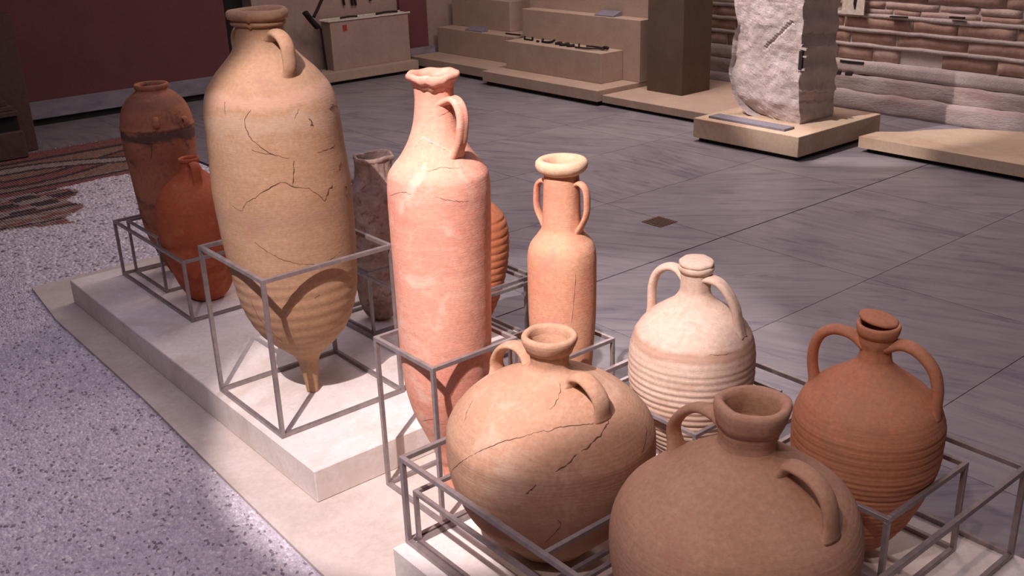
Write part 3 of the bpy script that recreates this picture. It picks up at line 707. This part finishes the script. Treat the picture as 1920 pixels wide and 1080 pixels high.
# ---- ribbed whitish jug with lid
V = Vessel('ribbed_jug', 'whitish two-handled ribbed jug closed with a flat clay lid', 'jug', (1.942, 1.628), zp, .012, M['jug'],
 [(0,.03),(.036,.07),(.086,.102),(.136,.127),(.186,.146),(.246,.161),(.286,.167),(.316,.1682),(.336,.1678),(.361,.167),(.386,.163),(.411,.1555),(.436,.141),(.461,.119),(.486,.085),(.511,.051),(.536,.0385),(.575,.0395),(.598,.043)],
 seed=5, wob=.003, rib=lambda z: (.0046 if z < .31 else .0026 if z < .36 else .0010)*(abs(math.sin(z*math.pi/.0185))**.6-.6)*(.03 < z < .47))
V.wall('body', 0, .522, True); V.wall('neck', .522, .598)
V.rim([(.584, .037), (.584, .0425), (.592, .046), (.600, .0465), (.603, .044), (.602, .036)])
HJ = [(.04, .570), (.060, .578), (.088, .560), (.112, .528), (.124, .490), (.126, .452), (.13, .415)]
V.handle(37, [(.04, .572), (.066, .566), (.095, .540), (.116, .505), (.126, .468), (.13, .425)], .040, .023, .036, .15)
V.handle(217, [(.04, .560), (.060, .583), (.092, .578), (.116, .555), (.127, .520), (.128, .485), (.13, .44)], .036, .022, .034)
def lid(V, zc, rr, th, tilt, mat, seed, dx=(0, 0)):
    bm = bmesh.new(); n = 56; lev = [(0, .70, 0), (0, .96, .1), (.35, 1.0, 0), (.75, .985, 0), (1.0, .9, 0), (1.12, .55, 0), (1.15, .2, 0)]; rings = []
    for h, s_, _ in lev:
        ring = []
        for j in range(n):
            a = 2*math.pi*j/n; q = rr*s_*(1 + .05*noise.noise(Vector((math.cos(a)*2, math.sin(a)*2, seed))) + .02*noise.noise(Vector((math.cos(a)*7, math.sin(a)*7, seed+h))))
            z = th*h + .0012*noise.noise(Vector((math.cos(a)*q*60, math.sin(a)*q*60, seed)))
            ring.append(bm.verts.new((math.cos(a)*q, math.sin(a)*q, z)))
        rings.append(ring)
    for A, B in zip(rings[:-1], rings[1:]):
        for j in range(n): bm.faces.new((A[j], A[(j+1) % n], B[(j+1) % n], B[j]))
    bm.faces.new(rings[0][::-1]); bm.faces.new(rings[-1])
    bmesh.ops.rotate(bm, verts=bm.verts, cent=(0, 0, 0), matrix=Matrix.Rotation(tilt[0], 3, 'X') @ Matrix.Rotation(tilt[1], 3, 'Y'))
    o = obj('lid', bm, mat, V.root, True); c = V.off(zc); o.location = (c.x+dx[0], c.y+dx[1], zc); return o
lid(V, .6035, .0455, .013, (.05, -.03), M['jug'], 2)
V.cracks([[(-100, .60-.19), (-112, .412), (-125, .415)]], .001)

# ---- ribbed orange jug, lid ajar
V = Vessel('ribbed_jug', 'dark orange two-handled ribbed jug with its lid ajar, at the right', 'jug', (1.948, 1.102), zp, .012, M['orange'],
 [(0,.03),(.016,.045),(.036,.068),(.061,.086),(.086,.101),(.111,.116),(.136,.126),(.161,.136),(.186,.145),(.211,.153),(.236,.159),(.261,.165),(.286,.168),(.311,.169),(.336,.1695),(.361,.1685),(.386,.1625),(.411,.152),(.436,.13),(.461,.097),(.486,.063),(.511,.0385),(.536,.0345),(.556,.040),(.575,.042),(.592,.044)],
 seed=6, wob=.003, rib=lambda z: (.0040 if z < .29 else .0026 if z < .38 else .0010)*(abs(math.sin(z*math.pi/(.0145 if z < .29 else .0100)))**.6-.6)*(.03 < z < .42))
V.wall('body', 0, .515, True); V.wall('neck', .515, .592); V.lining(.10)
V.rim([(.572, .038), (.572, .044), (.582, .0475), (.594, .049), (.600, .0465), (.599, .041), (.590, .036)])
V.handle(37, [(.036, .548), (.060, .560), (.096, .548), (.128, .516), (.142, .474), (.144, .435), (.14, .400)], .040, .026, .034)
V.handle(217, [(.036, .540), (.060, .560), (.098, .562), (.128, .542), (.142, .506), (.142, .465), (.14, .42)], .036, .024, .032)
lid(V, .602, .044, .009, (.16, .10), M['orange'], 5, (.008, .007))

# ---- plain brown jar in the foreground
V = Vessel('brown_jar', 'plain brown round jar with a thick collar rim, nearest the visitor', 'jar', (1.400, 1.0796), zp, .085, M['brown'],
 [(0,.05),(.016,.09),(.036,.12),(.086,.165),(.136,.20),(.186,.226),(.236,.241),(.286,.2485),(.311,.2495),(.336,.2475),(.361,.2405),(.386,.2285),(.411,.2055),(.436,.1725),(.461,.137),(.486,.100),(.504,.072),(.516,.058),(.528,.056),(.55,.060),(.575,.064)],
 seed=7, wob=.004, rib=lambda z: .0005*math.sin(z*600), thick=.010)
V.wall('body', 0, .518, True); V.wall('neck', .518, .575); V.lining(.16)
V.rim([(.556, .052), (.558, .0635), (.572, .068), (.588, .0715), (.600, .073), (.608, .0705), (.611, .064), (.608, .056), (.598, .0515), (.575, .050)], wob=1)
V.handle(50, [(.075, .488), (.100, .512), (.146, .507), (.180, .484), (.197, .450), (.205, .40)], .042, .022, .044)
V.handle(230, [(.060, .528), (.085, .548), (.125, .548), (.162, .522), (.182, .480), (.19, .43)], .038, .021, .042)

# ---- tall red-brown jar, far left
V = Vessel('tall_jar', 'tall dark red-brown jar with a short rim and two small lugs, farthest left', 'jar', (1.539, 4.217), zp, .012, M['back'],
 [(0,.03),(.086,.07),(.136,.088),(.186,.105),(.236,.115),(.286,.122),(.336,.126),(.386,.131),(.436,.135),(.486,.139),(.536,.145),(.586,.1485),(.636,.148),(.686,.143),(.736,.128),(.766,.107),(.786,.085),(.796,.068),(.815,.061)],
 seed=8, wob=.004, rib=lambda z: .003*math.exp(-((z-.655)/.006)**2) - .002*math.exp(-((z-.645)/.004)**2))
V.wall('body', 0, .79, True); V.wall('neck', .79, .815); V.lining(.2)
V.rim([(.803, .052), (.803, .063), (.812, .0685), (.822, .070), (.827, .066), (.826, .058), (.815, .052)])
V.handle(72, [(.13, .705), (.146, .703), (.152, .69), (.150, .68), (.145, .672)], .026, .018, name='lug')
V.handle(22, [(.13, .69), (.150, .69), (.156, .68), (.155, .67), (.145, .662)], .028, .014, name='lug')
V.cracks([[(-121.6, .607), (-125, .57), (-128.2, .54)], [(-163.5, .627), (-140.9, .612), (-109.7, .604)], [(-118, .66), (-116, .655), (-112, .657)]], .0045)

# ---- red jar with one strap handle in view
V = Vessel('red_jar', 'squat brick-red jar with narrow neck, in front of the tall red-brown jar', 'jar', (1.508, 3.827), zp, 0, M['red'],
 [(0,.055),(.02,.078),(.055,.100),(.096,.118),(.136,.130),(.176,.140),(.211,.148),(.246,.154),(.286,.158),(.326,.158),(.361,.156),(.398,.153),(.436,.141),(.476,.110),(.511,.07),(.536,.045),(.566,.0355),(.58,.036)],
 seed=9, wob=.003, rib=lambda z: .0012*math.exp(-((z-.40)/.004)**2))
V.wall('body', 0, .54, True); V.wall('neck', .54, .58); V.lining(.12)
V.rim([(.570, .030), (.570, .0375), (.578, .0405), (.586, .0405), (.588, .036), (.582, .030)])
V.handle(58, [(.036, .560), (.058, .574), (.078, .562), (.082, .53), (.084, .50), (.09, .475)], .036, .015)
V.handle(238, [(.036, .560), (.058, .574), (.078, .562), (.082, .53), (.084, .50), (.09, .475)], .036, .015)

# ---- broken encrusted vessel
def broken(a, z, q):
    d = math.degrees(a) % 360
    return q + .004*noise.noise(Vector((math.cos(a)*5, math.sin(a)*5, z*30))), z
V = Vessel('encrusted_vessel', 'broken brown cylindrical vessel with grey crust, between the largest and the pink amphora', 'vessel', (1.905, 3.135), zp, .03, M['frag'],
 [(0,.02),(.012,.045),(.036,.062),(.074,.075),(.111,.082),(.15,.088),(.211,.091),(.286,.093),(.361,.094),(.436,.093),(.475,.093),(.511,.089),(.548,.072),(.575,.064),(.61,.064),(.64,.068)], seed=10, wob=.010)
V.wall('body', 0, .56, True, fun=broken); V.wall('neck', .56, .64, fun=broken); V.lining(.25)
V.rim([(.626, .060), (.626, .069), (.634, .0725), (.642, .072), (.645, .067), (.640, .060)], lambda a, z, q: (q+.002*math.sin(a*6), z+.004*math.sin(a*3)))
V.handle(170, [(.07, .54), (.090, .555), (.100, .535), (.095, .50)], .025, .015, name='handle_stump')
V.cracks([[(-75, .53), (-66, .51), (-58, .48)], [(-85, .44), (-70, .437), (-55, .445)], [(-72, .36), (-66, .33), (-60, .35)], [(-75, .27), (-62, .24)]], .006)

# ---- ribbed red amphora behind
V = Vessel('ribbed_amphora', 'deep red amphora with heavy ribs, half hidden behind the pink amphora', 'amphora', (2.035, 2.712), zp, .012, M['rib'],
 [(0,.02),(.02,.035),(.061,.045),(.098,.06),(.136,.077),(.173,.092),(.211,.104),(.248,.113),(.286,.120),(.323,.125),(.361,.128),(.398,.1275),(.436,.123),(.474,.11),(.505,.085),(.53,.055),(.56,.036),(.60,.035)],
 seed=11, wob=.003, rib=lambda z: .0042*(abs(math.sin(z*math.pi/.026))**.6-.6)*(.10 < z < .48))
V.wall('body', 0, .545, True); V.wall('neck', .545, .60); V.lining(.1)
V.rim([(.588, .030), (.588, .037), (.596, .041), (.604, .040), (.606, .034)])

# ================================================================== SMALL THINGS
o = obj('clay_stopper', bmesh.new(), M['big'])
def dome(n=32, rr=.030, h=.055):
    bm = bmesh.new(); rings = []
    for t_ in np.linspace(0, 1, 10):
        q = rr*math.cos(t_*math.pi/2)**.55 if t_ < .999 else .002; z = h*(.35+.65*math.sin(t_*math.pi/2)) if t_ > 0 else 0
        rings.append([bm.verts.new((q*math.cos(2*math.pi*j/n)*(1+.05*math.sin(j)), q*math.sin(2*math.pi*j/n), z)) for j in range(n)])
    for A, B in zip(rings[:-1], rings[1:]):
        for j in range(n): bm.faces.new((A[j], A[(j+1) % n], B[(j+1) % n], B[j]))
    bm.faces.new(rings[0][::-1]); bm.faces.new(rings[-1]); return bm
bpy.data.objects.remove(o)
o = obj('clay_stopper', dome(), M['cream'], None, True, (.880, 1.975, .004)); tag(o, 'small rounded tan clay stopper on the pebbles, at the bottom edge of view', 'stopper')
# floor drain
t = thing('floor_drain', 'small square dark metal drain cover set in the marble floor', 'drain', (3.80, 3.425, 0))
obj('frame', box_bm(-.066, .066, -.066, .066, .0005, .003, .0008), M['drain'], t)
for k in range(7): obj('slat', box_bm(-.052, .052, -.054+k*.0165, -.045+k*.0165, .003, .005), M['drain'], t)

def iron(name, label, cat, pts, rr, loc, group=None, flat=1.0, taper=None):
    P = catmull([Vector(p) for p in pts], 6)
    tf = taper or (lambda k: 1)
    o = obj(name, tube(P, lambda k: 2*rr*tf(k), lambda k: 2*rr*flat*tf(k), None, 8), M['iron'], None, True, loc)
    return tag(o, label, cat, group)
zt = .3705
iron('iron_bracket', 'small U-shaped iron bracket, leftmost on the block of tools', 'bracket', [(0, .05, .034), (0, .05, .006), (0, .02, .006), (0, -.05, .006), (0, -.055, .034)], .009, (6.02, 7.03, zt))
iron('iron_stub', 'tiny iron stub right of the U-shaped bracket', 'stub', [(0, .012, .008), (0, 0, .010), (0, -.012, .008)], .010, (5.99, 6.87, zt))
iron('iron_hook', 'iron hook lying bent beside the tiny stub on the tool block', 'hook', [(.02, .10, .03), (0, .09, .010), (0, .02, .010), (.01, -.03, .018), (.02, -.05, .035)], .010, (6.0, 6.73, zt))
iron('iron_chain_piece', 'heap of twisted iron bits in the middle of the tool block', 'chain', [(0, .12, .010), (.02, .07, .016), (-.02, .03, .010), (.02, -.02, .016), (-.02, -.06, .010), (.01, -.11, .014)], .013, (5.99, 6.52, zt))
iron('iron_nail', 'short upright iron nail left of the long shears', 'nail', [(0, 0, .002), (0, 0, .022), (0, -.004, .032)], .007, (6.0, 6.355, zt))
t = thing('iron_shears', 'long dark iron shears lying at the right end of the tool block', 'shears', (6.01, 6.2, zt))
obj('blade', tube(catmull([Vector((.045, .12, .010)), Vector((.03, 0, .016)), Vector((.015, -.13, .018))], 8), lambda k: .016+.012*k, lambda k: .014, None, 8), M['iron'], t, True)
obj('blade', tube(catmull([Vector((-.06, .15, .010)), Vector((-.045, 0, .012)), Vector((0, -.13, .016))], 8), lambda k: .012+.016*math.sin(3.1*k), lambda k: .014, None, 8), M['iron'], t, True)
obj('knob', tube(catmull([Vector((.01, -.12, .02)), Vector((.012, -.145, .024)), Vector((.012, -.165, .020))], 4), lambda k: .03, lambda k: .030, None, 10), M['iron'], t, True)
# objects on the upper corner block
for i, (y, w_) in enumerate(((8.42, .03), (8.30, .045), (8.16, .035), (8.03, .04), (7.90, .045), (7.78, .03))):
    pts = [(.0, w_, .008), (.03, w_*.4, .026), (0, -w_*.2, .010), (-.02, -w_, .018)]
    lab = ['dark curled iron piece on the upper corner block, %s' % s for s in ('at the far left end', 'second from the left', 'third from the left', 'third from the right', 'second from the right', 'at the right end')][i]
    iron('iron_fragment', lab, 'fragment', pts, .012, (6.40, y, .646), 'iron fragments on the upper corner block')
iron('iron_knife', 'flat dark iron knife on the corner step block', 'knife', [(0, .09, .006), (0, 0, .006), (.01, -.10, .006)], .014, (6.19, 7.46, .366), flat=.4)
def plate(label, x, y, z, w, d):
    t = thing('label_plate', label, 'plate', (x, y, z))
    bm = prism([(-d/2, -w/2), (-d/2, w/2), (d/2, w/2), (d/2, -w/2)], 0, .008)
    for v in bm.verts:
        if v.co.x > 0 and v.co.z > .004: v.co.z += .03
    obj('plate', bm, M['plate'], t)
plate('small grey sloping label plate on the corner step block', 6.15, 7.95, .3655, .26, .08)
plate('small grey sloping label plate on top of the broad upright slab', 6.205, 6.22, .6205, .22, .10)
plate('small bluish grey label plate on the left back ledge', 4.57, 8.37, .1155, .17, .10)
# white-topped block at the back left
t = thing('white_topped_block', 'reddish tan display block with a pale top tray by the left back wall', 'block', (5.18, 8.46, .1155))
obj('body', box_bm(-.38, .48, -.08, .08, 0, .435, .002), M['panel'], t)
obj('top_tray', box_bm(-.40, .50, -.09, .09, .437, .443, .001), M['pale'], t)
obj('tray_edge', box_bm(-.40, .50, -.09, -.082, .443, .452, .001), M['pale'], t)
obj('tray_edge', box_bm(-.40, .50, .082, .09, .443, .452, .001), M['pale'], t)
obj('red_mark', box_bm(-.25, -.205, -.084, -.080, .345, .40, .001), M['redmark'], t)
iron('iron_rod', 'dark iron rod at the left end of the pale tray', 'rod', [(-.10, 0, 0), (0, .0, .004), (.08, 0, 0)], .009, (5.05, 8.44, .572))
iron('iron_rod', 'dark iron rod in two thick pieces at the right end of the pale tray', 'rod', [(-.12, 0, 0), (0, .01, .004), (.12, 0, 0)], .010, (5.46, 8.44, .572))
# hammer-like tool on a stand
t = thing('mounted_iron_tool', 'dark iron hammer-like tool mounted on a thin stand beside the white-topped block', 'tool', (4.655, 8.47, .1155))
obj('stand', bar_bm((.12, 0, 0), (.10, 0, .38), .014, .014), M['iron'], t)
obj('handle', tube(catmull([Vector((.13, -.03, .65)), Vector((.07, -.03, .56)), Vector((.02, -.03, .49))], 6), lambda k: .03, lambda k: .03, None, 8), M['iron'], t, True)
obj('head', tube(catmull([Vector((-.06, -.03, .54)), Vector((-.01, -.03, .47)), Vector((.05, -.03, .40))], 6), lambda k: .06+.03*abs(math.cos(3*k)), lambda k: .05, None, 10), M['iron'], t, True)
obj('arm', bar_bm((.10, 0, .38), (.0, -.02, .46), .01, .01), M['iron'], t)
for i, (x, z) in enumerate(((5.10, .665), (5.19, .655), (5.225, .652), (5.39, .680))):
    iron('hanging_iron_tool', 'dark iron tool hanging on the back panel, %s' % ('leftmost of four', 'second from left', 'third from left', 'rightmost of four')[i], 'tool', [(0, 0, 0), (-.01, 0, .08), (-.04, 0, .17)], .012, (x, 8.60, z), 'iron tools hanging on the back panel')
# carved stone on its pedestal at the far left
t = thing('brown_pedestal', 'dark brown pedestal at the left edge, standing on the mosaic', 'pedestal', (1.45, 7.90, 0))
obj('body', box_bm(-.80, .50, -.20, .22, .002, .95, .004), M['pedestal'], t)
t = thing('carved_stone', 'carved brown stone fragment with a dark slot, on the pedestal at the left edge', 'stone', (1.83, 7.62, .19))
obj('lower_block', box_bm(-.62, .0, -.11, .065, -.185, 0, .006), M['pedestal'], t)
obj('dark_slot', box_bm(-.62, -.015, -.07, .065, .001, .105), M['dark'], t)
for k in range(5): obj('moulding', box_bm(-.62, -.01-.028*k, -.11+.012*k, .065, .106+.036*k, .141+.036*k, .004), M['pedestal'], t)
